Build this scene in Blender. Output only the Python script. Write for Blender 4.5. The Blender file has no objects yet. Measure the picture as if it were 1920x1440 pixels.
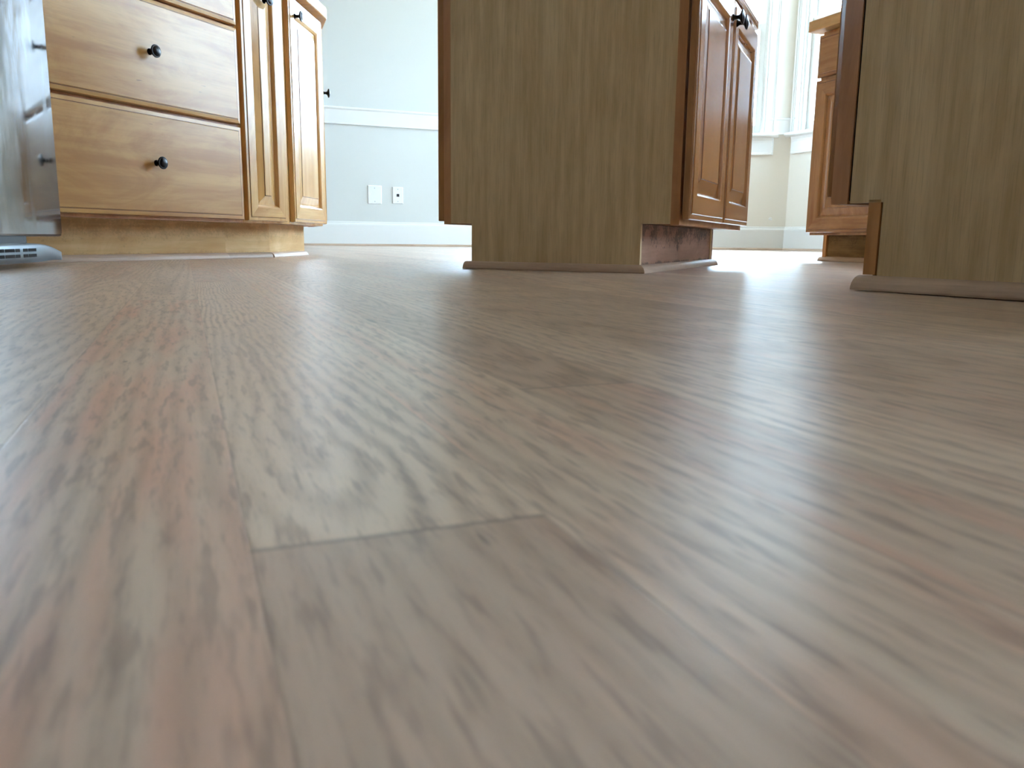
import bpy, bmesh, math, random
from mathutils import Vector, Matrix
random.seed(7)
sc = bpy.context.scene
C = sc.collection

# ---------------------------------------------------------------- camera
PITCH, ROLL, CAMH = math.radians(10.096), math.radians(0.640), 0.070
cam_d = bpy.data.cameras.new('camera'); cam = bpy.data.objects.new('camera', cam_d); C.objects.link(cam)
cam_d.sensor_width = 36.0; cam_d.lens = 1519.4 / 1920 * 36.0
cam_d.clip_start = 0.005; cam_d.clip_end = 300
cp, sp, cr, sr = math.cos(PITCH), math.sin(PITCH), math.cos(ROLL), math.sin(ROLL)
rt, fw, up = Vector((1, 0, 0)), Vector((0, cp, -sp)), Vector((0, sp, cp))
a_, u_ = rt * cr + up * sr, up * cr - rt * sr
cam.matrix_world = Matrix(((a_.x, u_.x, -fw.x, 0), (a_.y, u_.y, -fw.y, 0), (a_.z, u_.z, -fw.z, CAMH), (0, 0, 0, 1)))
cam_d.dof.use_dof = True; cam_d.dof.focus_distance = 2.2; cam_d.dof.aperture_fstop = 23.0
sc.camera = cam

# ---------------------------------------------------------------- world, sun, exposure
sc.view_settings.view_transform = 'Standard'; sc.view_settings.look = 'None'
sc.view_settings.gamma = 1; sc.view_settings.use_curve_mapping = False
sc.view_settings.exposure = 1.18
w = bpy.data.worlds.new('sky'); sc.world = w; w.use_nodes = True
bg = w.node_tree.nodes['Background']; bg.inputs[0].default_value = (0.55, 0.775, 1.0, 1); bg.inputs[1].default_value = 14.0
sd = bpy.data.lights.new('sun', 'SUN'); sd.energy = 14.0; sd.angle = 0.01; sd.color = (1, .95, .86)
sun = bpy.data.objects.new('sun', sd); C.objects.link(sun)
sun.rotation_euler = Vector((-0.35, -0.25, 0.9)).to_track_quat('Z', 'Y').to_euler()

# ---------------------------------------------------------------- node helpers
def mat(name):
    m = bpy.data.materials.new(name); m.use_nodes = True
    return m, m.node_tree, m.node_tree.nodes['Principled BSDF']
def N(t, kind, **kw):
    n = t.nodes.new(kind)
    for k, v in kw.items():
        if k.startswith('i_'): n.inputs[k[2:].replace('_', ' ')].default_value = v
        else: setattr(n, k, v)
    return n
def math_(t, op, a, b=None, c=None, clamp=False):
    n = t.nodes.new('ShaderNodeMath'); n.operation = op; n.use_clamp = clamp
    for i, x in enumerate((a, b, c)):
        if x is None: continue
        if isinstance(x, (int, float)): n.inputs[i].default_value = x
        else: t.links.new(x, n.inputs[i])
    return n.outputs[0]
def vmul(t, v, s):
    n = t.nodes.new('ShaderNodeVectorMath'); n.operation = 'MULTIPLY'
    t.links.new(v, n.inputs[0]); n.inputs[1].default_value = s
    return n.outputs[0]
def vadd(t, a, b):
    n = t.nodes.new('ShaderNodeVectorMath'); n.operation = 'ADD'
    t.links.new(a, n.inputs[0])
    if isinstance(b, tuple): n.inputs[1].default_value = b
    else: t.links.new(b, n.inputs[1])
    return n.outputs[0]
def mix(t, fac, a, b, mode='MIX'):
    n = t.nodes.new('ShaderNodeMix'); n.data_type = 'RGBA'; n.blend_type = mode
    for i, x in ((0, fac), (6, a), (7, b)):
        if isinstance(x, (int, float)): n.inputs[i].default_value = x
        elif isinstance(x, tuple): n.inputs[i].default_value = x if len(x) == 4 else x + (1,)
        else: t.links.new(x, n.inputs[i])
    return n.outputs[2]
def smooth(t, x, lo, hi):
    n = t.nodes.new('ShaderNodeMapRange'); n.interpolation_type = 'SMOOTHSTEP'
    n.inputs['From Min'].default_value = lo; n.inputs['From Max'].default_value = hi
    t.links.new(x, n.inputs['Value']); return n.outputs[0]
def noise(t, vec, scale, detail=3, rough=.5):
    n = t.nodes.new('ShaderNodeTexNoise'); t.links.new(vec, n.inputs['Vector'])
    n.inputs['Scale'].default_value = scale; n.inputs['Detail'].default_value = detail; n.inputs['Roughness'].default_value = rough
    return n.outputs['Fac']
def srgb(r, g, b):
    f = lambda c: ((c / 255 + .055) / 1.055) ** 2.4 if c > 10 else c / 255 / 12.92
    return (f(r), f(g), f(b))

def plain(name, col, rough=.5, metal=0, spec=.5, bump=0, bscale=300):
    m, t, b = mat(name)
    b.inputs['Base Color'].default_value = col + (1,); b.inputs['Roughness'].default_value = rough
    b.inputs['Metallic'].default_value = metal; b.inputs['Specular IOR Level'].default_value = spec
    if bump:
        tc = N(t, 'ShaderNodeTexCoord'); nz = noise(t, tc.outputs['Object'], bscale, 3)
        bm_ = N(t, 'ShaderNodeBump'); bm_.inputs['Strength'].default_value = bump; bm_.inputs['Distance'].default_value = .001
        t.links.new(nz, bm_.inputs['Height']); t.links.new(bm_.outputs[0], b.inputs['Normal'])
    return m

def wood(name, base, dark, axis='Z', rough=.3, coat=.0, spec=.5, freq=1.0, boards=0, flecks=.6, dirt=0, lam=False, figure=.5):
    """grain runs along the object axis given; all marks are procedural"""
    m, t, b = mat(name)
    tc = N(t, 'ShaderNodeTexCoord'); oi = N(t, 'ShaderNodeObjectInfo')
    rnd = math_(t, 'MULTIPLY', oi.outputs['Random'], 37.0)
    p = tc.outputs['Object']
    cx = N(t, 'ShaderNodeCombineXYZ'); 
    for i in range(3): t.links.new(rnd, cx.inputs[i])
    p2 = vadd(t, p, cx.outputs[0])
    long_, short = 1.6 * freq, 26.0 * freq
    s = {'X': (long_, short, short), 'Y': (short, long_, short), 'Z': (short, short, long_)}[axis]
    s2 = tuple(x * 5 for x in s); 
    g1 = noise(t, vmul(t, p2, s), 1.0, 4, .55)
    g2 = noise(t, vmul(t, p2, tuple((x * 7 if x == short else x * 4) for x in s)), 1.0, 2, .5)
    sg = {'X': (2.2, 7, 7), 'Y': (7, 2.2, 7), 'Z': (7, 7, 2.2)}[axis]
    g3n = N(t, 'ShaderNodeTexNoise'); t.links.new(vmul(t, p2, sg), g3n.inputs['Vector']); g3n.inputs['Scale'].default_value = 1.3
    g3n.inputs['Detail'].default_value = 5; g3n.inputs['Roughness'].default_value = .62; g3n.inputs['Distortion'].default_value = 1.6
    g3 = g3n.outputs['Fac']                                         # cloudy maple figure
    gg = math_(t, 'ADD', math_(t, 'MULTIPLY', g1, .55), math_(t, 'MULTIPLY', g3, figure))
    mean = (.55 + figure) / 2; f = smooth(t, gg, mean - .17, mean + .17)
    col = mix(t, f, base, dark)
    fine = smooth(t, g2, .5, .72)
    col = mix(t, math_(t, 'MULTIPLY', fine, .15 if not lam else .30), col, tuple(c * .62 for c in dark))
    if boards:
        # glued-up staves: each stave has a tone of its own
        sep = N(t, 'ShaderNodeSeparateXYZ'); t.links.new(p2, sep.inputs[0])
        other = {'X': 'Z', 'Y': 'X', 'Z': 'X'}[axis]
        fl = math_(t, 'FLOOR', math_(t, 'DIVIDE', sep.outputs[other], boards))
        wn = N(t, 'ShaderNodeTexWhiteNoise'); wn.noise_dimensions = '1D'; t.links.new(fl, wn.inputs['W'])
        col = mix(t, math_(t, 'MULTIPLY', wn.outputs['Value'], .55), col, tuple(c * .72 for c in dark))
    if flecks:
        sf = {'X': (60, 420, 420), 'Y': (420, 60, 420), 'Z': (420, 420, 60)}[axis]
        ff = smooth(t, noise(t, vmul(t, p2, sf), .35, 1), .77, .83)
        col = mix(t, math_(t, 'MULTIPLY', ff, flecks), col, tuple(c * .3 for c in dark))
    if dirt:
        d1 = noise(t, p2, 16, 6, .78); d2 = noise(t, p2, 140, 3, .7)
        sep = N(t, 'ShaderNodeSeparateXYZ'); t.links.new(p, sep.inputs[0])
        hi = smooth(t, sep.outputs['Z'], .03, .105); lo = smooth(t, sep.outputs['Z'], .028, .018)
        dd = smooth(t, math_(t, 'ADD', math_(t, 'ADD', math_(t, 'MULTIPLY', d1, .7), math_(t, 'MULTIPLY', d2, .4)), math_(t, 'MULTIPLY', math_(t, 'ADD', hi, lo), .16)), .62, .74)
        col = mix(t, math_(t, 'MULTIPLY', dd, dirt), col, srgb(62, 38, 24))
    t.links.new(col, b.inputs['Base Color'])
    b.inputs['Roughness'].default_value = rough
    b.inputs['Specular IOR Level'].default_value = spec
    b.inputs['Coat Weight'].default_value = coat; b.inputs['Coat Roughness'].default_value = .17
    bm_ = N(t, 'ShaderNodeBump'); bm_.inputs['Strength'].default_value = .02; bm_.inputs['Distance'].default_value = .001
    t.links.new(g2, bm_.inputs['Height']); t.links.new(bm_.outputs[0], b.inputs['Normal'])
    return m

MAPLE, MAPLED = srgb(230, 184, 116), srgb(198, 144, 82)
DOORC, DOORD = srgb(190, 138, 90), srgb(154, 102, 62)
M = {}
M['drawer'] = wood('drawer_maple', MAPLE, MAPLED, 'X', .34, .15, boards=.085, figure=.75)
M['doorv'] = wood('door_maple_upright', DOORC, DOORD, 'Z', .22, .9)
M['doorh'] = wood('door_maple_level', DOORC, DOORD, 'X', .22, .9)
M['lightv'] = wood('light_maple_upright', MAPLE, MAPLED, 'Z', .26, .5)
M['lighth'] = wood('light_maple_level', MAPLE, MAPLED, 'X', .26, .5)
M['frame'] = wood('frame_maple', srgb(206, 152, 104), srgb(176, 122, 78), 'Z', .45, .1)
M['edge'] = wood('edge_maple', srgb(206, 148, 86), srgb(166, 112, 60), 'Z', .4, .2)
M['panel'] = wood('side_panel_laminate', srgb(228, 203, 160), srgb(202, 174, 128), 'Z', .5, .0, freq=2.4, flecks=.5, lam=True, figure=.3)
M['kick'] = wood('toe_kick_birch', srgb(228, 194, 142), srgb(204, 162, 106), 'X', .6, .0, spec=.15, dirt=.18, figure=.6)
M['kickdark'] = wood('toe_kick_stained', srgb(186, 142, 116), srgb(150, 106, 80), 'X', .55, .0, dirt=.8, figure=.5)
M['kickbrown'] = wood('toe_kick_brown', srgb(158, 126, 84), srgb(118, 90, 56), 'X', .6, .0, spec=.15, dirt=.3, figure=.8)
M['profile_line'] = plain('brown_profile_line', srgb(116, 70, 36), .4)  # darker brown line along the moulded edges of doors and drawers
M['shoe'] = wood('bare_oak_shoe', srgb(212, 184, 160), srgb(172, 144, 120), 'X', .5, .0, freq=1.6, figure=.3)
M['counter'] = wood('counter_maple_edge', srgb(226, 184, 130), srgb(196, 146, 92), 'X', .35, .2)
M['bronze'] = plain('oil_rubbed_bronze', (.018, .016, .016), .28, .85, .6)
M['white'] = plain('white_trim_paint', srgb(234, 234, 230), .35, 0, .5)
M['wall'] = plain('cream_wall_paint', srgb(234, 229, 217), .75, 0, .3, .04, 500)
M['pale'] = plain('wall_paint_cool_light', srgb(217, 219, 214), .75, 0, .3, .04, 500)  # cooler copy of the wall paint; the bluish daylight is in the colour
M['taupe'] = plain('bounce_cut_taupe', srgb(148, 130, 110), .8)  # dark tone given to the unseen walls to cut bounce onto the panels
M['ceil'] = plain('ceiling_paint', srgb(238, 238, 234), .9)
M['plate'] = plain('white_plastic', srgb(240, 242, 242), .3)
M['jack'] = plain('jack_black', (.01, .01, .012), .4)
M['screw'] = plain('painted_screw', srgb(190, 196, 198), .35, .4)
M['rubber'] = plain('black_gasket', (.012, .012, .012), .5)
M['grille'] = plain('grey_grille_plastic', srgb(140, 152, 160), .35, .35)
M['lawn'] = plain('lawn', srgb(152, 150, 138), .9)
M['dark'] = plain('gap_shade', (.01, .007, .005), .9)  # near-black fill that paints the shade inside gaps and slots
# brushed steel with smudges
m, t, b = mat('smudged_stainless_steel'); tc = N(t, 'ShaderNodeTexCoord')
b.inputs['Metallic'].default_value = 1.0; b.inputs['Specular Tint'].default_value = (.55, .55, .56, 1)
n1 = noise(t, vmul(t, tc.outputs['Object'], (9, 9, 2.5)), 1.0, 5, .65); n2 = noise(t, vmul(t, tc.outputs['Object'], (1, 60, 5)), 1.0, 3)
rr = math_(t, 'ADD', math_(t, 'MULTIPLY', smooth(t, n1, .42, .7), .18), .06); t.links.new(rr, b.inputs['Roughness'])
cc = mix(t, smooth(t, n2, .3, .8), (.36, .355, .35), (.23, .225, .22)); t.links.new(cc, b.inputs['Base Color'])
bm_ = N(t, 'ShaderNodeBump'); bm_.inputs['Strength'].default_value = .25; bm_.inputs['Distance'].default_value = .0015
t.links.new(noise(t, vmul(t, tc.outputs['Object'], (3, 14, 3)), 1.0, 2), bm_.inputs['Height']); t.links.new(bm_.outputs[0], b.inputs['Normal'])
M['steel'] = m
# window pane: thin clear glass (lets daylight through, mirrors a little)
m = bpy.data.materials.new('window_pane'); m.use_nodes = True; t = m.node_tree; t.nodes.clear()
o_ = t.nodes.new('ShaderNodeOutputMaterial'); tr = t.nodes.new('ShaderNodeBsdfTransparent'); tr.inputs[0].default_value = (.985, .985, .985, 1)
gl = t.nodes.new('ShaderNodeBsdfGlossy'); gl.inputs['Roughness'].default_value = .0
ms = t.nodes.new('ShaderNodeMixShader')
geo = t.nodes.new('ShaderNodeNewGeometry'); dt = t.nodes.new('ShaderNodeVectorMath'); dt.operation = 'DOT_PRODUCT'
t.links.new(geo.outputs['Incoming'], dt.inputs[0]); t.links.new(geo.outputs['Normal'], dt.inputs[1])
k_ = math_(t, 'SUBTRACT', 1.0, math_(t, 'ABSOLUTE', dt.outputs['Value']))
k_ = math_(t, 'MULTIPLY_ADD', math_(t, 'POWER', k_, 5.0), .5, .04)
t.links.new(k_, ms.inputs[0]); t.links.new(tr.outputs[0], ms.inputs[1]); t.links.new(gl.outputs[0], ms.inputs[2]); t.links.new(ms.outputs[0], o_.inputs[0])
M['glass'] = m

# ---------------------------------------------------------------- mesh helpers
def link(name, bm, mats, parent=None, loc=None, rotz=None, smooth_=False, bevel=0):
    if not isinstance(mats, (list, tuple)): mats = [mats]
    bmesh.ops.recalc_face_normals(bm, faces=bm.faces)
    me = bpy.data.meshes.new(name); bm.to_mesh(me); bm.free()
    for x in mats: me.materials.append(M[x] if isinstance(x, str) else x)
    if smooth_: me.polygons.foreach_set('use_smooth', [True] * len(me.polygons))
    o = bpy.data.objects.new(name, me); C.objects.link(o)
    if parent: o.parent = parent
    if loc: o.location = loc
    if rotz is not None: o.rotation_euler = (0, 0, rotz)
    if bevel:
        md = o.modifiers.new('bevel', 'BEVEL'); md.width = bevel; md.segments = 2; md.limit_method = 'ANGLE'; md.angle_limit = .7
    return o
def box(bm, x0, x1, y0, y1, z0, z1, mi=0):
    vs = [bm.verts.new((x, y, z)) for z in (z0, z1) for x, y in ((x0, y0), (x1, y0), (x1, y1), (x0, y1))]
    for f in ((0, 3, 2, 1), (4, 5, 6, 7), (0, 1, 5, 4), (1, 2, 6, 5), (2, 3, 7, 6), (3, 0, 4, 7)):
        bm.faces.new([vs[i] for i in f]).material_index = mi
    return bm
def B(*a):
    bm = bmesh.new(); box(bm, *a); return bm
def prism(pts, z0, z1, bm=None):
    bm = bm or bmesh.new()
    lo = [bm.verts.new((x, y, z0)) for x, y in pts]; hi = [bm.verts.new((x, y, z1)) for x, y in pts]
    bm.faces.new(lo[::-1]); bm.faces.new(hi); n = len(pts)
    for i in range(n): bm.faces.new((lo[i], lo[(i + 1) % n], hi[(i + 1) % n], hi[i]))
    return bm
def extrude_profile(prof, x0, x1, bm=None, skew0=0, skew1=0):
    """prof = (y,z) outline swept along x; skew shifts the ends in proportion to y (mitre)"""
    bm = bm or bmesh.new()
    a = [bm.verts.new((x0 + skew0 * y, y, z)) for y, z in prof]; c = [bm.verts.new((x1 + skew1 * y, y, z)) for y, z in prof]
    n = len(prof); bm.faces.new(a); bm.faces.new(c[::-1])
    for i in range(n): bm.faces.new((a[i], a[(i + 1) % n], c[(i + 1) % n], c[i]))
    return bm
def lathe(prof, n=28):
    """prof = (r, along) revolved about -Y"""
    bm = bmesh.new(); rings = []
    for r, y in prof:
        rings.append([bm.verts.new((r * math.cos(k * 2 * math.pi / n), -y, r * math.sin(k * 2 * math.pi / n))) for k in range(n)])
    for a, c in zip(rings, rings[1:]):
        for k in range(n): bm.faces.new((a[k], a[(k + 1) % n], c[(k + 1) % n], c[k]))
    bm.faces.new(rings[0]); bm.faces.new(rings[-1][::-1]); bmesh.ops.remove_doubles(bm, verts=bm.verts, dist=1e-6)
    return bm
def empty(name, loc, rotz=0, label=None, cat=None, group=None):
    o = bpy.data.objects.new(name, None); C.objects.link(o); o.location = loc; o.rotation_euler = (0, 0, rotz); o.empty_display_size = .05
    if label: o['label'] = label
    if cat: o['category'] = cat
    if group: o['group'] = group
    return o
def structure(o): o['kind'] = 'structure'; return o
def ang(x): return math.atan2(x[1], x[0])

# quarter-round shoe: flat back on y=0, leaning out to -y
def shoe_prof(r=.018):
    return [(0, 0), (0, r)] + [(-r * .92 * math.sin(a), r * math.cos(a) * .97 + .0) for a in [math.radians(d) for d in (15, 30, 45, 60, 75)]] + [(-r * .92, .003), (-r * .92, 0)]

# ---------------------------------------------------------------- cabinet joinery (local: x along the front, face at y=0 looking to -y)
KNOB = [(.0085, 0), (.0085, .0015), (.0055, .004), (.0045, .009), (.0050, .014), (.0085, .0175), (.0150, .0200), (.0168, .0222), (.0166, .0238), (.0150, .0250), (.0145, .0246), (.0120, .0262), (.006, .0278), (.0, .0282)]
knob_bm = lathe(KNOB); knob_me = bpy.data.meshes.new('knob'); bmesh.ops.recalc_face_normals(knob_bm, faces=knob_bm.faces)
knob_bm.to_mesh(knob_me); knob_bm.free(); knob_me.materials.append(M['bronze']); knob_me.polygons.foreach_set('use_smooth', [True] * len(knob_me.polygons))
def knob(parent, x, y, z):
    o = bpy.data.objects.new('knob', knob_me); C.objects.link(o); o.parent = parent; o.location = (x, y, z)
    return o
def rings(bm, w, h, seq, sw=None, close=True):
    """nested rectangles (inset, y): a turned-edge board; sw = stile width for butt-jointed frames (material 1 = level grain)"""
    prev = None
    for it in seq:
        ins, y = it[:2]; gm = it[2] if len(it) > 2 else None
        r = [bm.verts.new((x, y, z)) for x, z in ((ins, ins), (w - ins, ins), (w - ins, h - ins), (ins, h - ins))]
        if prev:
            for k in range(4):
                a, b_, c, d = prev[k], prev[(k + 1) % 4], r[(k + 1) % 4], r[k]
                if gm is not None: bm.faces.new((a, b_, c, d)).material_index = gm; continue
                if sw and k in (0, 2):
                    lox, hix = sw, w - sw
                    def cut(p, q, x):
                        tt = (x - p.co.x) / (q.co.x - p.co.x) if abs(q.co.x - p.co.x) > 1e-9 else 0
                        return p.co.lerp(q.co, min(max(tt, 0), 1))
                    if k == 0: xs = (lox, hix)
                    else: xs = (hix, lox)
                    if min(abs(a.co.x - xs[0]), abs(d.co.x - xs[0])) < 1e-5:
                        bm.faces.new((a, b_, c, d)).material_index = 1
                        continue
                    m1, m2 = bm.verts.new(cut(a, b_, xs[0])), bm.verts.new(cut(a, b_, xs[1]))
                    n1, n2 = bm.verts.new(cut(d, c, xs[0])), bm.verts.new(cut(d, c, xs[1]))
                    bm.faces.new((a, m1, n1, d)).material_index = 0
                    bm.faces.new((m1, m2, n2, n1)).material_index = 1
                    bm.faces.new((m2, b_, c, n2)).material_index = 0
                else: bm.faces.new((a, b_, c, d)).material_index = 0
        prev = r
    if close: bm.faces.new(prev)
    return bm
def door(parent, x, z, w, h, mats=('doorv', 'doorh'), knob_at=None, y=0, label=None):
    sw = .052 if w > .22 else .042
    bm = bmesh.new(); th = .020
    rings(bm, w, h, [(.0, -.001), (0, -th + .006), (.0015, -th + .0025), (.010, -th + .0025), (.0112, -th + .0022, 2), (.0128, -th), (sw, -th), (sw + .003, -th + .0015), (sw + .007, -th + .006), (sw + .009, -th + .0105)], sw=sw, close=False)
    # back board of the frame
    v = [bm.verts.new(p) for p in ((0, -.001, 0), (w, -.001, 0), (w, -.001, h), (0, -.001, h))]; bm.faces.new(v)
    bmesh.ops.remove_doubles(bm, verts=bm.verts, dist=1e-6)
    o = link('door', bm, list(mats) + ['profile_line'], parent, (x, y, z))
    p = bmesh.new(); i0 = sw + .0075
    rings(p, w, h, [(i0, -th + .010), (i0 + .006, -th + .010), (i0 + .030, -th + .003), (i0 + .0312, -th + .0014, 1), (i0 + .034, -th + .0008)])
    link('raised_panel', p, [mats[0], 'profile_line'], o)
    if knob_at: knob(o, knob_at[0] - x, -th, knob_at[1] - z)
    return o
def drawer_front(parent, x, z, w, h, knobs=((.5, .5),), mats='drawer', y=0):
    bm = bmesh.new(); th = .020
    rings(bm, w, h, [(0, -.001), (0, -th + .007), (.0015, -th + .0035), (.011, -th + .0018), (.0128, -th + .0018, 1), (.0145, -th)])
    v = [bm.verts.new(p) for p in ((0, -.001, 0), (w, -.001, 0), (w, -.001, h), (0, -.001, h))]; bm.faces.new(v)
    bmesh.ops.remove_doubles(bm, verts=bm.verts, dist=1e-6)
    o = link('drawer', bm, [mats, 'profile_line'], parent, (x, y, z))
    for kx, kz in knobs: knob(o, w * kx, -th, h * kz)
    return o
def frame(parent, w, z0, z1, xs, zs=(), depth=.019, m='frame', fx0=0):
    """face frame: stiles at the x ranges, rails at the z ranges"""
    bm = bmesh.new()
    for a, c in xs: box(bm, a, c, 0, depth, z0, z1)
    xs = sorted(xs)
    for a, c in zs:
        for (l0, l1), (r0, r1) in zip(xs, xs[1:]): box(bm, l1, r0, .0005, depth, a, c)
    return link('face_frame', bm, m, parent)

# ================================================================ ROOM
BOARD = math.radians(-21.8)
tb = Vector((math.sin(BOARD), math.cos(BOARD))); nb = Vector((tb.y, -tb.x))
Pc = Vector((2.505, 7.624)); tR = Vector((.391, -.9205)); tL = Vector((-.956, .292)); tL.normalize(); tR.normalize()
Fw = Vector((-1.03, 7.47)); tF = Vector((.928, .371)); tF.normalize()
Pb = Vector((.71, 8.166))            # far wall meets the bay wall
Pl = Fw - tF * 2.6                   # far wall meets the left wall
Pr = Pc + tR * 11.0
HC = 3.35
room = [Pl, Pb, Pc, Pr, Vector((Pr.x - 1.0, -3.4)), Vector((-3.9, -3.4))]

# ---- floor: every strip of oak is a quad that carries its own grain numbers
cols = [(-.1255, -.0605), (-.0605, .010), (.010, .0825), (.0825, .1445), (.1445, .2055), (.2055, .268)]
special = {
    0: [(-3, .31, 0), (.31, 1.45, 1), (1.45, 2.6, 0)],
    1: [(-3, .98, 2), (.98, 2.3, 3)],
    2: [(-3, .183, 4), (.183, 1.35, 5)],
    3: [(-3, 1.9, 6)],
    4: [(-3, .3505, 7), (.3505, 1.75, 8)],
    5: [(-3, 1.25, 9)],
}
# kind: (gx centre, v0, s, ring spacing, tone, pink)
KIND = {0: (.02, 3., .012, .0075, .62, .3), 1: (.030, .80, .075, .0085, .78, .15), 2: (.085, 6., .004, .0085, .62, .75), 3: (.03, 5., .01, .009, .66, .1),
        4: (.09, 5., .003, .0100, .30, .25), 5: (.025, .262, .24, .0105, .68, .0, 1.0, 2.2), 6: (-.06, 5., .004, .0095, .74, .45), 7: (.10, 5., .003, .009, .50, .55),
        8: (.036, .98, .085, .0062, .36, .1, 1.0), 9: (.09, 4., .006, .0100, .70, .15)}
bm = bmesh.new()
L1 = bm.loops.layers.float_vector.new('brd'); L2 = bm.loops.layers.float_vector.new('grn'); L3 = bm.loops.layers.float_vector.new('brk')
def plank(u0, u1, v0, v1, k, r1=None):
    gc, gv, gs, lam, tone, pink = k[:6]; rs = k[6] if len(k) > 6 else .75; fan = k[7] if len(k) > 7 else 0
    r1 = random.random() * 40 if r1 is None else r1
    if fan and v1 - gv > .12 and v1 > gv:      # grain that fans out towards the near end: short facets keep it smooth
        if v0 < gv: plank(u0, u1, v0, gv, k, r1); v0 = gv
        n = 10
        for i in range(n):
            a, c = v0 + (v1 - v0) * (i / n) ** 1.5, v0 + (v1 - v0) * ((i + 1) / n) ** 1.5
            if c - a > .1199 or True: _quad(u0, u1, a, c, (gc, gv, gs * .04, lam, tone, pink, rs, fan), r1)
        return
    _quad(u0, u1, v0, v1, (gc, gv, gs, lam, tone, pink, rs, 0), r1)
def _quad(u0, u1, v0, v1, k, r1):
    gc, gv, gs, lam, tone, pink, rs, fan = k
    vs = []
    for u, v in ((u0, v0), (u1, v0), (u1, v1), (u0, v1)):
        p = nb * u + tb * v; vs.append((bm.verts.new((p.x, p.y, 0)), u, v))
    f = bm.faces.new([x[0] for x in vs])
    for l, (_, u, v) in zip(f.loops, vs):
        l[L1] = (min(u - u0, 1) , u1 - u, r1)
        l[L2] = ((u - u0 - gc) * (1 + fan * max(v - gv, 0)), gs * (v - gv), lam)
        l[L3] = (tone, pink, rs)
def rkind(w_):
    if random.random() < .45: return (random.uniform(0, w_), random.uniform(-1, 7), random.uniform(.02, .07), random.uniform(.005, .009), random.uniform(.35, .85), random.uniform(0, .5))
    return (random.choice((-1, 1)) * random.uniform(.06, .12), random.uniform(4, 9), random.uniform(.002, .006), random.uniform(.006, .011), random.uniform(.35, .85), random.uniform(0, .55))
VMAX = 11.0
def fill(u0, u1, v):
    while v < VMAX:
        e = v + random.uniform(.45, 1.7); plank(u0, u1, v, min(e, VMAX), rkind(u1 - u0)); v = e
for i, (u0, u1) in enumerate(cols):
    for v0, v1, k in special[i]: plank(u0, u1, v0, v1, KIND[k])
    fill(u0, u1, special[i][-1][1]); 
u = -.1255
while u > -6.5: fill(u - .0625, u, -5.5 + random.random()); u -= .0625
u = .268
while u < 6.5: fill(u, u + .0625, -5.5 + random.random()); u += .0625
cen = sum(room, Vector((0, 0))) / len(room)
for i in range(len(room)):
    a, c = room[i], room[(i + 1) % len(room)]; d = c - a; n = Vector((d.y, -d.x)).normalized()
    if (cen - a).dot(n) > 0: n = -n
    q = a + n * .02
    bmesh.ops.bisect_plane(bm, geom=bm.verts[:] + bm.edges[:] + bm.faces[:], plane_co=(q.x, q.y, 0), plane_no=(n.x, n.y, 0), clear_outer=True)
m, t, b = mat('oak_strip_floor')
tc = N(t, 'ShaderNodeTexCoord'); rot = N(t, 'ShaderNodeVectorRotate'); rot.rotation_type = 'Z_AXIS'
t.links.new(tc.outputs['Object'], rot.inputs['Vector']); rot.inputs['Angle'].default_value = BOARD   # now x=u, y=v
P = rot.outputs[0]
def att(n_):
    a = N(t, 'ShaderNodeAttribute', attribute_name=n_); s = N(t, 'ShaderNodeSeparateXYZ'); t.links.new(a.outputs['Vector'], s.inputs[0]); return s.outputs
A1, A2, A3 = att('brd'), att('grn'), att('brk')
off = N(t, 'ShaderNodeCombineXYZ'); t.links.new(A1[2], off.inputs[0]); t.links.new(A1[2], off.inputs[2])
Q = vadd(t, P, off.outputs[0])
wob = math_(t, 'MULTIPLY', math_(t, 'SUBTRACT', noise(t, vmul(t, Q, (14, 5, 1)), 1.0, 3, .55), .5), .020)
wob2 = math_(t, 'MULTIPLY', math_(t, 'SUBTRACT', noise(t, vmul(t, Q, (90, 22, 1)), 1.0, 2, .5), .5), .0022)
gx = math_(t, 'ADD', math_(t, 'ADD', A2[0], wob), wob2)
gz = math_(t, 'ADD', A2[1], math_(t, 'MULTIPLY', wob, .6))
r = math_(t, 'SQRT', math_(t, 'ADD', math_(t, 'MULTIPLY', gx, gx), math_(t, 'MULTIPLY', gz, gz)))
ph = math_(t, 'DIVIDE', r, A2[2])
ring = math_(t, 'MULTIPLY_ADD', math_(t, 'SINE', math_(t, 'MULTIPLY', ph, 6.2832)), .5, .5)
ring = math_(t, 'POWER', ring, 1.6)
amp = smooth(t, noise(t, vmul(t, Q, (22, 3, 1)), 1.0, 2), .25, .7)
ring = math_(t, 'MULTIPLY', math_(t, 'MULTIPLY', ring, math_(t, 'MULTIPLY_ADD', amp, .6, .4)), A3[2])
# pores: short dark dashes along the strip, in the ring lines
pore = smooth(t, noise(t, vmul(t, Q, (760, 75, 1)), 1.0, 2, .6), .50, .68)
pore2 = smooth(t, noise(t, vmul(t, Q, (250, 30, 1)), 1.0, 2, .6), .50, .68)
tone = A3[0]
light = mix(t, tone, srgb(180, 151, 132), srgb(238, 214, 192))
pk = smooth(t, noise(t, vmul(t, Q, (70, 7, 1)), 1.0, 2), .38, .72)
col = mix(t, math_(t, 'MULTIPLY', math_(t, 'MULTIPLY', pk, A3[1]), .9, clamp=True), light, srgb(222, 160, 136))
col = mix(t, math_(t, 'MULTIPLY', ring, .56), col, srgb(140, 112, 90))
col = mix(t, math_(t, 'MULTIPLY', math_(t, 'MULTIPLY', pore, .30), math_(t, 'MULTIPLY_ADD', ring, .8, .35)), col, srgb(104, 84, 72))
col = mix(t, math_(t, 'MULTIPLY', pore2, .52), col, srgb(120, 92, 80))
col = mix(t, math_(t, 'MULTIPLY', smooth(t, noise(t, Q, 2.3, 3), .4, .75), .25), col, srgb(170, 148, 132))
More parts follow.
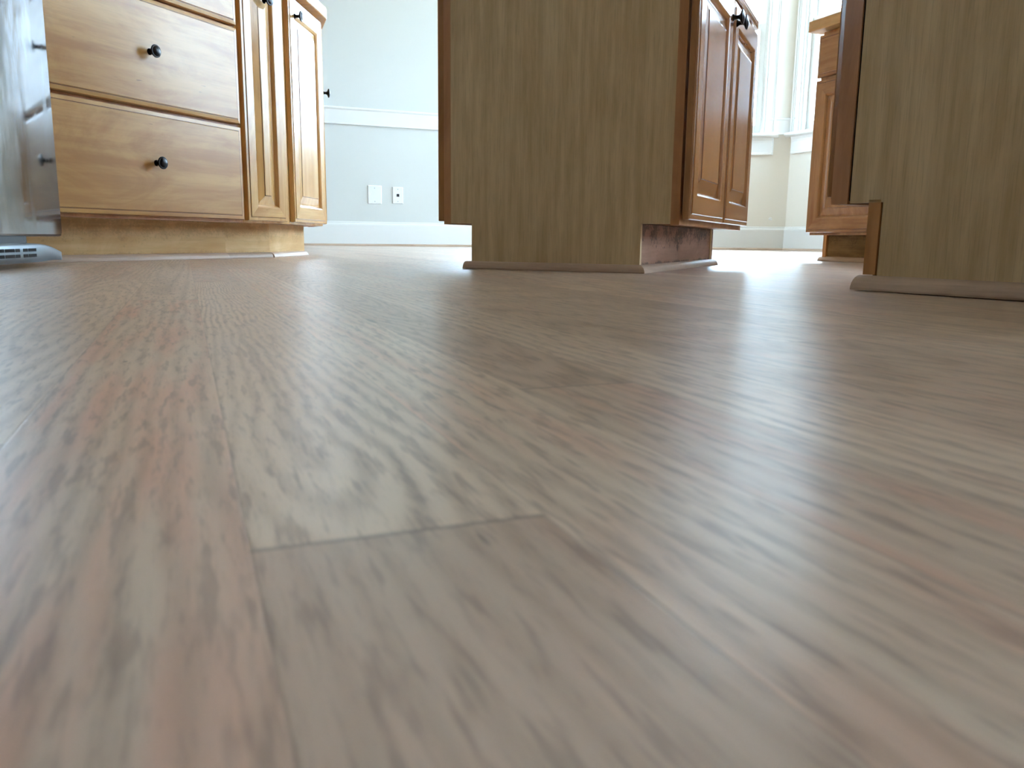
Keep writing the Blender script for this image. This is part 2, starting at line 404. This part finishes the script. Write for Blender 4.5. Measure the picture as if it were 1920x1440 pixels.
# seams between strips
ed = math_(t, 'MINIMUM', A1[0], A1[1])
seam = smooth(t, ed, .0007, .0001); col = mix(t, math_(t, 'MULTIPLY', seam, .20), col, srgb(84, 62, 46))
sepP = N(t, 'ShaderNodeSeparateXYZ'); t.links.new(P, sepP.inputs[0])
# butt joints close to the camera and small knots, where the strips have them
def blob(u0, v0, ru, rv, power=1.0):
    du = math_(t, 'DIVIDE', math_(t, 'SUBTRACT', sepP.outputs[0], u0), ru); dv = math_(t, 'DIVIDE', math_(t, 'SUBTRACT', sepP.outputs[1], v0), rv)
    d = math_(t, 'SQRT', math_(t, 'ADD', math_(t, 'MULTIPLY', du, du), math_(t, 'MULTIPLY', dv, dv)))
    return math_(t, 'MULTIPLY', smooth(t, d, 1.1, .3), power)
def joint(u0, u1, v0, wd, power):
    du = smooth(t, math_(t, 'ABSOLUTE', math_(t, 'SUBTRACT', sepP.outputs[0], (u0 + u1) / 2)), (u1 - u0) / 2 + .0006, (u1 - u0) / 2 - .0006)
    dv = smooth(t, math_(t, 'ABSOLUTE', math_(t, 'SUBTRACT', sepP.outputs[1], v0)), wd, wd * .3)
    return math_(t, 'MULTIPLY', math_(t, 'MULTIPLY', du, dv), power)
marks = None
for x in (joint(.010, .0825, .183, .0020, .42), joint(-.1255, -.0605, .31, .0015, .5), joint(.1445, .2055, .3505, .002, .45), joint(-.0605, .010, .98, .004, .3),
          blob(-.0348, .4999, .0016, .004, .8), blob(.1450, .690, .0042, .024, .6), blob(.9406, 1.3584, .006, .004, .9), blob(.062, .172, .0012, .006, .5), blob(.197, .38, .006, .05, .35), blob(.045, .215, .004, .012, .0)):
    marks = x if marks is None else math_(t, 'MAXIMUM', marks, x)
col = mix(t, marks, col, srgb(74, 56, 44))
t.links.new(col, b.inputs['Base Color'])
b.inputs['Specular IOR Level'].default_value = .62; b.inputs['Coat Weight'].default_value = .22; b.inputs['Coat Roughness'].default_value = .33; b.inputs['Coat IOR'].default_value = 1.5
rv = math_(t, 'MULTIPLY_ADD', noise(t, vmul(t, Q, (40, 6, 1)), 1.0, 3), .12, .27); t.links.new(rv, b.inputs['Roughness'])
bm_ = N(t, 'ShaderNodeBump'); bm_.inputs['Strength'].default_value = .15; bm_.inputs['Distance'].default_value = .0006
hh = math_(t, 'SUBTRACT', math_(t, 'MULTIPLY', pore, -.3), seam); t.links.new(hh, bm_.inputs['Height']); t.links.new(bm_.outputs[0], b.inputs['Normal'])
M['floor'] = m
structure(link('floor', bm, 'floor'))

structure(link('ceiling', prism([(p.x, p.y) for p in room], HC, HC + .15), 'ceil'))
structure(link('ground_outside', B(-60, 60, -60, 60, -.75, -.6), 'lawn'))

# ---- walls with openings; local frame: x along the wall, room side at y=0, thickness to +y
def wall(name, a, c, openings=(), m='wall'):
    d = c - a; L = d.length; X = d.normalized(); n_in = Vector((X.y, -X.x))   # room side = -y local
    bm = bmesh.new(); T = .14; x = -.02
    for (o0, o1, z0, z1) in sorted(openings):
        box(bm, x, o0, 0, T, 0, HC); box(bm, o0, o1, 0, T, 0, z0); box(bm, o0, o1, 0, T, z1, HC); x = o1
    box(bm, x, L + .02, 0, T, 0, HC)
    return structure(link(name, bm, m, None, (a.x, a.y, 0), ang(X))), L, X
def prof_base():
    return [(0, 0), (0, .215), (-.006, .215), (-.009, .208), (-.009, .200), (-.016, .192), (-.018, .182), (-.018, 0)]
def baseboard(name, a, X, x0, x1, k0=0, k1=0):
    structure(link(name, extrude_profile(prof_base(), x0, x1, None, k0, k1), 'white', None, (a.x, a.y, 0), ang(X)))
ntrim = [0]
def trim_name(): ntrim[0] += 1; return 'trim_%d' % ntrim[0]
def shoe_trim(a, X, x0, x1):
    o = structure(link(trim_name(), extrude_profile([(y - .018, z) for y, z in shoe_prof(.019)], x0, x1), 'shoe', None, (a.x, a.y, .0005), ang(X)))
def rail(a, X, x0, x1, z0=1.036, z1=1.180):
    pr = [(0, z0), (0, z1), (-.020, z1), (-.024, z1 - .006), (-.024, z1 - .014), (-.014, z1 - .024), (-.014, z0 + .012), (-.018, z0 + .008), (-.018, z0)]
    structure(link(trim_name(), extrude_profile(pr, x0, x1), 'white', None, (a.x, a.y, 0), ang(X)))

nwin = [0]
def window(a, X, o0, o1, z0, z1, zmeet):
    nwin[0] += 1
    e = empty('window_%d' % nwin[0], (a.x, a.y, 0), ang(X)); structure(e)
    cw = .115
    # casing: moulded boards round the opening
    bm = bmesh.new()
    for x0, x1 in ((o0 - cw, o0), (o1, o1 + cw)):
        s = 1 if x0 < o0 - .01 else -1
        outer, inner = (x0, x1) if s == 1 else (x1, x0)
        def bx(f0, f1, dpt): xa, xb = outer + (inner - outer) * f0, outer + (inner - outer) * f1; box(bm, min(xa, xb), max(xa, xb), -dpt, 0, z0, z1 + .13)
        bx(0, .17, .026); bx(.17, .30, .021); bx(.30, .82, .018); bx(.82, 1, .014)
    box(bm, o0, o1, -.020, 0, z1, z1 + .13); box(bm, o0 - cw - .01, o1 + cw + .01, -.04, 0, z1 + .13, z1 + .16)
    link('casing', bm, 'white', e, bevel=.002)
    # jamb liner
    bm = bmesh.new(); j = .02
    box(bm, o0, o0 + j, -.002, .14, z0, z1); box(bm, o1 - j, o1, -.002, .14, z0, z1); box(bm, o0 + j, o1 - j, -.002, .14, z1 - j, z1); box(bm, o0 + j, o1 - j, .02, .15, z0 - .03, z0 + .004)
    link('jamb', bm, 'white', e)
    st = extrude_profile([(0.06, z0 - .032), (.06, z0), (-.055, z0), (-.062, z0 - .008), (-.062, z0 - .022), (-.055, z0 - .032), (-.03, z0 - .040), (0, z0 - .040)], o0 - cw - .03, o1 + cw + .03)
    link('stool', st, 'white', e)
    ap = extrude_profile([(0, z0 - .190), (0, z0 - .040), (-.040, z0 - .040), (-.036, z0 - .050), (-.024, z0 - .066), (-.020, z0 - .085), (-.020, z0 - .165), (-.024, z0 - .170), (-.024, z0 - .185), (-.018, z0 - .190)], o0 - cw + .01, o1 + cw - .01, None, -.6, .6)
    link('apron', ap, 'white', e)
    for k, (s0, s1, y) in enumerate(((z0 + .004, zmeet + .025, .035), (zmeet - .025, z1 - j, .075))):
        bm = bmesh.new(); sw = .052; x0, x1 = o0 + j, o1 - j
        lo = .075 if k == 0 else .05; hi = .05
        box(bm, x0, x0 + sw, y, y + .036, s0, s1); box(bm, x1 - sw, x1, y, y + .036, s0, s1)
        box(bm, x0 + sw, x1 - sw, y, y + .036, s0, s0 + lo); box(bm, x0 + sw, x1 - sw, y, y + .036, s1 - hi, s1)
        sh = link('sash', bm, 'white', e, bevel=.003)
        link('glass', B(x0 + sw - .004, x1 - sw + .004, y + .016, y + .020, s0 + lo - .004, s1 - hi + .004), 'glass', sh)
    return e
ZS, ZH, ZM = 1.050, 2.78, 1.985
def lengths(a, c): return (c - a).length
# far wall runs Pl -> Pb with one window hidden from here by the middle cabinet
wfar, Lf, Xf = wall('wall_far', Pl, Pb, [(3.30, 4.20, ZS - .1, ZH)], m='pale')
window(Pl, Xf, 3.30, 4.20, ZS - .1, ZH, ZM)
Lbl = lengths(Pb, Pc)
wbay, _, Xb = wall('wall_bay', Pb, Pc, [(.36, Lbl - .255, ZS, ZH)])
window(Pb, Xb, (.36), Lbl - .255, ZS, ZH, ZM)
ops = [(.118, 1.15, ZS), (1.80, 2.65, .95), (3.0, 4.2, .86), (5.0, 6.0, ZS), (6.6, 7.6, ZS)]
wright, Lr, Xr = wall('wall_right', Pc, Pr, [(a, c, z, ZH) for a, c, z in ops])
for a, c, z in ops: window(Pc, Xr, a, c, z, ZH, ZM)
wall('wall_back_right', Pr, room[4], m='taupe'); wall('wall_back', room[4], room[5], m='taupe'); wall('wall_left', room[5], Pl, m='taupe')
baseboard('baseboard_far', Pl, Xf, 0, Lf); shoe_trim(Pl, Xf, 0, Lf); rail(Pl, Xf, 0, 3.30 - .13); rail(Pl, Xf, 4.33, Lf - .01)
baseboard('baseboard_bay', Pb, Xb, 0, Lbl); shoe_trim(Pb, Xb, 0, Lbl); rail(Pb, Xb, Lbl - .20, Lbl)
baseboard('baseboard_right', Pc, Xr, 0, Lr); shoe_trim(Pc, Xr, 0, Lr)
rail(Pc, Xr, 0, .05); rail(Pc, Xr, 1.27, 1.68); rail(Pc, Xr, 2.77, 2.88); rail(Pc, Xr, 4.32, 4.88)
# plaster nick low on the bay wall
bm = bmesh.new(); bmesh.ops.create_icosphere(bm, subdivisions=2, radius=.016)
for v in bm.verts: v.co *= random.uniform(.75, 1.25); v.co.y *= .25
link('plaster_patch', bm, 'white', wbay, (Lbl - .135, -.001, .285))

# ---- wall plates on the far wall
def plate(px, z0, z1, wd, label, jack):
    p = Fw + tF * ((px - Fw.x) / tF.x)
    e = empty('wall_plate', (p.x, p.y, (z0 + z1) / 2), ang(tF), label, 'wall plate')
    h = z1 - z0; bm = bmesh.new()
    bm2 = rings(bmesh.new(), wd, h, [(0, 0), (0, -.004), (.004, -.008), (.006, -.0085)])
    bmesh.ops.translate(bm2, verts=bm2.verts, vec=(-wd / 2, 0, -h / 2)); bm.free()
    link('cover', bm2, 'plate', e)
    for s in (-1, 1):
        k = lathe([(.0045, 0), (.0045, .001), (.003, .0016), (0, .0016)], 12)
        link('screw', k, 'screw', e, (0, -.0085, s * h * .36))
    if jack:
        link('jack', B(-.012, .012, -.0105, -.0086, -.012, .012), 'jack', e)
plate(-1.240, .370, .530, .124, 'blank white wall plate on the far wall, nearest the curved cabinet run', False)
plate(-1.046, .377, .524, .098, 'white wall plate with a small black phone jack on the far wall', True)

# ================================================================ LEFT RUN
tD = Vector((.396, .918)).normalized(); nD = Vector((tD.y, -tD.x))
FD = Vector((-.756, 2.801)) - nD * .020          # frame plane, s = 0
def onD(s, y=0): return FD + tD * s - nD * y
# drawer base
ZB, ZT = .116, .868
p = onD(-.915); W = .915 - .212
e = empty('drawer_cabinet', (p.x, p.y, 0), ang(tD), 'honey maple base cabinet with three wide drawers, beside the steel fridge', 'cabinet')
link('carcass', B(0, W, .019, .57, ZB, ZT), 'frame', e)
frame(e, W, ZB - .002, ZT, [(0, .03), (W - .006, W)], [(ZB - .002, .135), (.392, .424), (.68, .71), (.85, ZT)])
for z0, z1, kf in ((.1235, .4020, .5), (.4115, .6905, .5), (.6985, .862, .5)):
    drawer_front(e, .915 - .902, z0, .902 - .2205, z1 - z0, ((.5, .51),))
# narrow door cabinet
p = onD(-.212); W2 = .228
e2 = empty('narrow_cabinet', (p.x, p.y, 0), ang(tD), 'narrow honey maple cabinet with one tall raised-panel door, between drawers and angled end', 'cabinet')
link('carcass', B(0, W2, .019, .57, ZB, ZT), 'frame', e2)
frame(e2, W2, ZB - .002, ZT, [(0, .02), (W2 - .02, W2)], [(ZB - .002, .14), (.84, ZT)], m='lightv')
door(e2, .010, .1215, .190, .735, ('lightv', 'lighth'), (.118, .800))
P1 = onD(.016)
tE = Vector((.066, .998)).normalized(); nE = Vector((tE.y, -tE.x)); LE = .385
P2 = P1 + tE * LE
Bk1 = P1 - nD * .56; Bk2 = P2 - nE * .53
tN = Vector((-.3256, .9455)).normalized(); nN = Vector((tN.y, -tN.x)); P3 = P2 + tN * .42; Bk3 = P3 - nN * .48
def local(pts, o, X):
    Y = Vector((-X.y, X.x)); return [((q - o).dot(X), (q - o).dot(Y)) for q in pts]
e3 = empty('angled_cabinet', (P1.x, P1.y, 0), ang(tE), 'angled end cabinet with a glossy raised-panel door catching white window light', 'cabinet')
link('carcass', prism(local([P1 - nE * .019, P2 - nE * .019, Bk2, Bk1], P1, tE), ZB, ZT), 'frame', e3)
frame(e3, LE, ZB - .002, ZT, [(0, .03), (LE - .03, LE)], [(ZB - .002, .14), (.84, ZT)], m='lightv')
door(e3, .012, .1215, LE - .022, .735, ('lightv', 'lighth'), (.070, .800))
e4 = empty('rounded_end_cabinet', (P2.x, P2.y, 0), ang(tN), 'last cabinet of the left run, mostly hidden, its dark knob in profile against the wall', 'cabinet')
link('carcass', prism(local([P2 - nN * .019, P3 - nN * .019, Bk3, Bk2], P2, tN), ZB, ZT), 'frame', e4)
frame(e4, .42, ZB - .002, ZT, [(0, .03), (.39, .42)], [(ZB - .002, .14), (.84, ZT)], m='lightv')
door(e4, .012, .1215, .396, .735, ('lightv', 'lighth'), (.052, .618))
# toe kicks (each belongs to its cabinet)
K0 = Vector((-.843, 2.838)); kE = K0 + tE * .375
def onK(s): return K0 + tD * s
def kick(parent, o, X, a, c, L, mname='kick', y=0):
    """a,c world points; boards in the parent's frame"""
    q = local([a, c], o, X)
    bm = prism(local([a, c, c - Vector((X.y, -X.x)) * .012, a - Vector((X.y, -X.x)) * .012], o, X), 0.0, ZB - .001)
    return link('toe_kick', bm, mname, parent)
kick(e, onD(-.915), tD, onK(-.915), onK(-.212), 0); kick(e2, onD(-.212), tD, onK(-.212), onK(0), 0)
kick(e3, P1, tE, K0, kE, 0); kick(e4, P2, tN, kE, kE + tN * .4, 0)
def shoe_part(parent, o, X, a, c, k0=0, k1=0, lift=0):
    d = c - a; q = local([a], o, X)[0]
    ob = link('shoe_molding', extrude_profile(shoe_prof(), 0, d.length, None, k0, k1), 'shoe', parent, (q[0], q[1], .0004 + lift), ang(d) - ang(X)); return ob
shoe_part(e, onD(-.915), tD, onK(-.915), onK(-.212)); shoe_part(e2, onD(-.212), tD, onK(-.212), onK(0), 0, .17)
shoe_part(e3, P1, tE, K0, kE, -.17, 0)
# worktop
def off_poly(o): return [onD(-.915) + nD * o, P1 + nD * o * .98 + tE * 0, P1 + nE * o, P2 + nE * o, P2 + nN * o, P3 + nN * o, Bk3, Bk2, Bk1, onD(-.915) - nD * .57]
top = off_poly(.037)
bm = prism([(q.x, q.y) for q in top], .872, .912)
o = link('worktop', bm, 'counter', bevel=.004)
o['label'] = 'pale maple-edged worktop lying over the left run of cabinets'; o['category'] = 'worktop'

# ================================================================ FRIDGE
mF = math.radians(-8.0); tf = Vector((math.sin(mF), math.cos(mF))); nf = Vector((tf.y, -tf.x))
Af = nf * (-.786); edge = Af + tf * ((Vector((-1.069, 1.950)) - Af).dot(tf))
# local x runs along tf, so the far edge is x=0 and the door spans x<0
e = empty('fridge', (edge.x, edge.y, 0), ang(tf), 'smudged stainless steel fridge with a louvred grey grille, at the left edge', 'fridge')
FW_ = .86
bm = bmesh.new()
def rrect(x0, x1, z0, z1, r, n=6):
    pts = []
    for cx, cz, a0 in ((x1 - r, z0 + r, -90), (x1 - r, z1 - r, 0), (x0 + r, z1 - r, 90), (x0 + r, z0 + r, 180)):
        for k in range(n + 1): a = math.radians(a0 + 90 * k / n); pts.append((cx + r * math.cos(a), cz + r * math.sin(a)))
    return pts
prev = None
for ins, y in ((0, .055), (0, .005), (.0015, .0015), (.005, 0)):
    rr_ = [bm.verts.new((x, y, z)) for x, z in rrect(-FW_ + ins, -ins, .0655 + ins, .74 - ins, .011)]
    if prev:
        for k in range(len(rr_)): bm.faces.new((prev[k], prev[(k + 1) % len(rr_)], rr_[(k + 1) % len(rr_)], rr_[k]))
    else: bm.faces.new(rr_[::-1])
    prev = rr_
bm.faces.new(prev)
link('freezer_door', bm, 'steel', e)
bm = bmesh.new(); prev = None
for ins, y in ((0, .055), (0, .005), (.0015, .0015), (.005, 0)):
    rr_ = [bm.verts.new((x, y, z)) for x, z in rrect(-FW_ + ins, -ins, .752 + ins, 1.76 - ins, .011)]
    if prev:
        for k in range(len(rr_)): bm.faces.new((prev[k], prev[(k + 1) % len(rr_)], rr_[(k + 1) % len(rr_)], rr_[k]))
    else: bm.faces.new(rr_[::-1])
    prev = rr_
bm.faces.new(prev)
link('fridge_door', bm, 'steel', e)
link('gasket', prism([(-FW_ + .012, .004), (-.186, .004), (-.180, .010), (-.180, .060), (-FW_ + .012, .060)], .0515, .066), 'rubber', e)
link('body', B(-FW_ + .01, -.030, .056, .66, .070, 1.77), 'grille', e)
# bowed grille: from the far tip it swells towards the room
bm = bmesh.new(); nseg = 44
def gy(x):   # distance proud of the door plane (negative y)
    s = -x / FW_; return .006 - .030 * math.sin(math.pi * min(max(s, 0), 1)) ** .8
def gt(x):   # top line
    s = min(-x / .18, 1); return .0306 + .0196 * math.sin(s * math.pi / 2)
def gb(x):
    s = min(-x / .16, 1); return .0112 + .002 * math.sin(s * math.pi)
grid = []; xs_ = [-.002 - (FW_ - .004) * (k / nseg) for k in range(nseg + 1)]
x_ = []
for k in range(nseg + 1):
    s = k / nseg; x_.append(-.004 - (FW_ - .008) * (s ** 1.15))
for x in x_:
    zb, zt = gb(x), gt(x)
    grid.append([bm.verts.new((x, gy(x) + dy, z)) for dy, z in ((.012, zb), (.0, zb), (0, zb + (zt - zb) * .9), (.004, zt), (.03, zt + .001))])
for a, c in zip(grid, grid[1:]):
    for i in range(4): bm.faces.new((a[i], a[i + 1], c[i + 1], c[i]))
bm.faces.new(grid[0]); bm.faces.new(grid[-1][::-1])
gr = link('grille', bm, 'grille', e, smooth_=True)
slots = bmesh.new()
x = -.190; k = 0
while x > -FW_ + .1:
    wv = .044 if k % 3 == 0 else .025 if k % 3 == 1 else .022
    for zz in (.0226, .0342):
        xm = x - wv / 2; yy = gy(xm); dx = (gy(xm - .005) - gy(xm + .005)) / .01
        q = []
        for ax, az_ in ((x, zz), (x - wv, zz), (x - wv, zz + .0065), (x, zz + .0065)):
            q.append(slots.verts.new((ax, gy(ax) - .0006, az_)))
        q2 = [slots.verts.new((v.co.x, v.co.y + .004, v.co.z)) for v in q]
        slots.faces.new(q); slots.faces.new(q2[::-1])
        for i in range(4): slots.faces.new((q[i], q[(i + 1) % 4], q2[(i + 1) % 4], q2[i]))
    x -= wv + (.004 if k % 3 == 0 else .017 if k % 3 == 1 else .004); k += 1
sl = link('louvre_slots', slots, 'dark', gr)
bm = lathe([(.012, 0), (.012, .02), (0, .02)], 16)
for px in (-.25, -FW_ + .08):
    f = prism([(px + .014 * math.cos(a * math.pi / 8), .12 + .014 * math.sin(a * math.pi / 8)) for a in range(16)], 0, .070)
    link('foot', f, 'rubber', e)
bm.free()

# ================================================================ ISLAND (middle)
eyI = Vector((.42, .907)).normalized(); exI = Vector((eyI.y, -eyI.x)); OI = Vector((.288, 1.791))
DI = .765
e = empty('island_cabinet', (OI.x, OI.y, 0), ang(exI), 'tall tan side panel island cabinet with notched toe kick, in the middle of the room', 'cabinet')
ZI = .107; XL, XR = -.485, .052
def polyxz(pts, y0, y1):
    bm = bmesh.new(); a = [bm.verts.new((x, y0, z)) for x, z in pts]; c = [bm.verts.new((x, y1, z)) for x, z in pts]
    n = len(pts); bm.faces.new(a); bm.faces.new(c[::-1])
    for i in range(n): bm.faces.new((a[i], c[i], c[(i + 1) % n], a[(i + 1) % n]))
    return bm
link('side_panel', polyxz([(-.428, 0), (-.0125, 0), (-.0125, ZI), (XR, ZI), (XR, .87), (XL, .87), (XL, ZI), (-.428, ZI)], 0, .012), 'panel', e)
link('side_panel', polyxz([(-.428, 0), (-.0125, 0), (-.0125, ZI), (XR, ZI), (XR, .87), (XL, .87), (XL, ZI), (-.428, ZI)], DI - .012, DI), 'panel', e)
link('carcass', B(XL, XR, .0125, DI - .0125, ZI + .001, .87), 'frame', e)
k = link('toe_kick', B(0, DI - .012 + .03, 0, .012, 0, ZI), 'kickdark', e, (-.0145, .012, 0), math.pi / 2)
k = link('toe_kick', B(0, DI - .024, 0, .012, 0, ZI), 'kickdark', e, (-.428 + .012, .012, 0), math.pi / 2)
# right side: face frame, two doors, two drawers
def place(o, x, y, rot):            # move an object built in a face frame into the island frame
    c, s = math.cos(rot), math.sin(rot); l = o.location.copy()
    o.location = (x + c * l.x - s * l.y, y + s * l.x + c * l.y, l.z); o.rotation_euler = (0, 0, rot)
rot = math.pi / 2; fx = XR + .0185
f = frame(e, DI, ZI - .002, .87, [(0, .035), (DI - .035, DI)], [(ZI - .002, .15), (.635, .665), (.84, .87)]); place(f, fx, 0, rot)
for x0, x1, ka in ((.004, .372, .349), (.381, .745, .405)):
    d = door(e, x0, .1165, x1 - x0, .531, ('doorv', 'doorh'), (ka, .600)); place(d, fx + .004, 0, rot)
for x0, x1 in ((.004, .372), (.381, .745)):
    d = drawer_front(e, x0, .660, x1 - x0, .185, ((.5, .5),), 'doorh'); place(d, fx + .004, 0, rot)
rot = -math.pi / 2; fx = XL - .0185
f = frame(e, DI, ZI - .002, .87, [(0, .035), (DI - .035, DI)], [(ZI - .002, .15), (.84, .87)]); place(f, fx, DI, rot)
for x0, x1, ka in ((.02, .38, .355), (.389, DI - .004, .41)):
    d = door(e, x0, .1125, x1 - x0, .735, ('doorv', 'doorh'), (ka, .80)); place(d, fx - .001, DI, rot)
link('worktop', B(XL - .06, XR + .07, -.03, DI + .03, .871, .911), 'counter', e, bevel=.004)
# shoe mouldings: front piece, right piece, left piece
def shoe_at(parent, x, y, rot, L, k0=0, k1=0, lift=0):
    return link('shoe_molding', extrude_profile(shoe_prof(), 0, L, None, k0, k1), 'shoe', parent, (x, y, .0006 + lift), rot)
shoe_at(e, -.444, 0, 0, .444 - .0125, 0, -1.0)
shoe_at(e, -.0125, 0, math.pi / 2, DI + .035, 1.0, 0)

# ================================================================ NEAR RIGHT CABINET
tC = Vector((-.494, .869)).normalized(); OC = Vector((.549, 1.215)); xC = -tC       # local x to the right along the panel
e = empty('side_panel_cabinet', (OC.x, OC.y, 0), ang(xC), 'tan side panel cabinet at right, its loose toe kick board ending above the floor', 'cabinet')
ZK = .1305; WC = .62
link('side_panel', polyxz([(-.010, 0), (WC, 0), (WC, .90), (-.068, .90), (-.068, ZK), (-.010, ZK)], 0, .012), 'panel', e)
link('carcass', B(-.066, WC, .0125, .60, ZK + .003, .90), 'frame', e)
f = link('face_frame', B(-.1035, -.0725, 0, .60, ZK - .001, .90), 'frame', e)
link('frame_joint_shade', B(-.0725, -.068, .003, .598, ZK + .004, .90), 'dark', e)  # near-black strip; the shadow in the frame joint is put in as colour
# kick board: a strip whose end grain shows, hanging short of the floor
link('toe_kick', B(-.0345, -.0135, .0, .585, .024, ZK + .004), 'edge', e)
link('toe_kick_gap_shade', B(-.020, -.0105, .004, .585, .001, ZK), 'dark', e)  # near-black filler added for the shade between kick board and panel
for x0, x1 in ((.012, .30), (.309, .59)):
    d = door(e, x0, .142, x1 - x0, .74, ('doorv', 'doorh'), ((x1 - .03) if x0 < .1 else (x0 + .03), .80)); place(d, -.1045, .60, -math.pi / 2)
link('side_panel', polyxz([(-.010, 0), (WC, 0), (WC, .90), (-.068, .90), (-.068, ZK), (-.010, ZK)], .6005, .612), 'panel', e)
link('worktop', B(-.13, WC, -.02, .63, .901, .941), 'counter', e, bevel=.004)
bm = extrude_profile(shoe_prof(.0215), 0, WC + .040, None)
link('shoe_molding', bm, 'shoe', e, (-.040, 0, .0016))

# ================================================================ FAR RIGHT CABINET
tG = Vector((-.371, .928)).normalized(); xG = -tG; nG = Vector((xG.y, -xG.x))   # outward = nG (to the left)
KG = Vector((1.230, 3.219))
WG = 1.15; OG = KG + tG * .022 + nG * .075
e = empty('bay_side_cabinet', (OG.x, OG.y, 0), ang(xG), 'orange maple cabinet with drawer over door, seen between the two tan panels near the windows', 'cabinet')
link('carcass', B(0, WG, .019, .60, .108, .845), 'frame', e)
frame(e, WG, .100, .845, [(0, .03), (.44, .48), (WG - .03, WG)], [(.100, .14), (.66, .69), (.82, .845)], m='doorv')
for x0, x1 in ((-.004, .452), (.462, WG - .006)):
    door(e, x0, .110, x1 - x0, .560, ('doorv', 'doorh'), (x1 - .035 if x0 < .1 else x0 + .035, .62))
    drawer_front(e, x0, .680, x1 - x0, .152, ((.5, .5),), 'doorh')
link('toe_kick', B(.022, WG, .075, .087, 0, .107), 'kickbrown', e)
link('toe_kick_end', B(.002, .019, .068, .56, 0, .107), 'edge', e)
link('shoe_molding', extrude_profile(shoe_prof(), .0, WG, None), 'shoe', e, (-.012, .0745, .0005))
o = link('worktop', B(-.045, WG, -.040, .62, .848, .888), 'counter', None, (OG.x, OG.y, 0), ang(xG), bevel=.005)
o['label'] = 'maple worktop end with a rounded corner on the orange cabinet near the windows'; o['category'] = 'worktop'
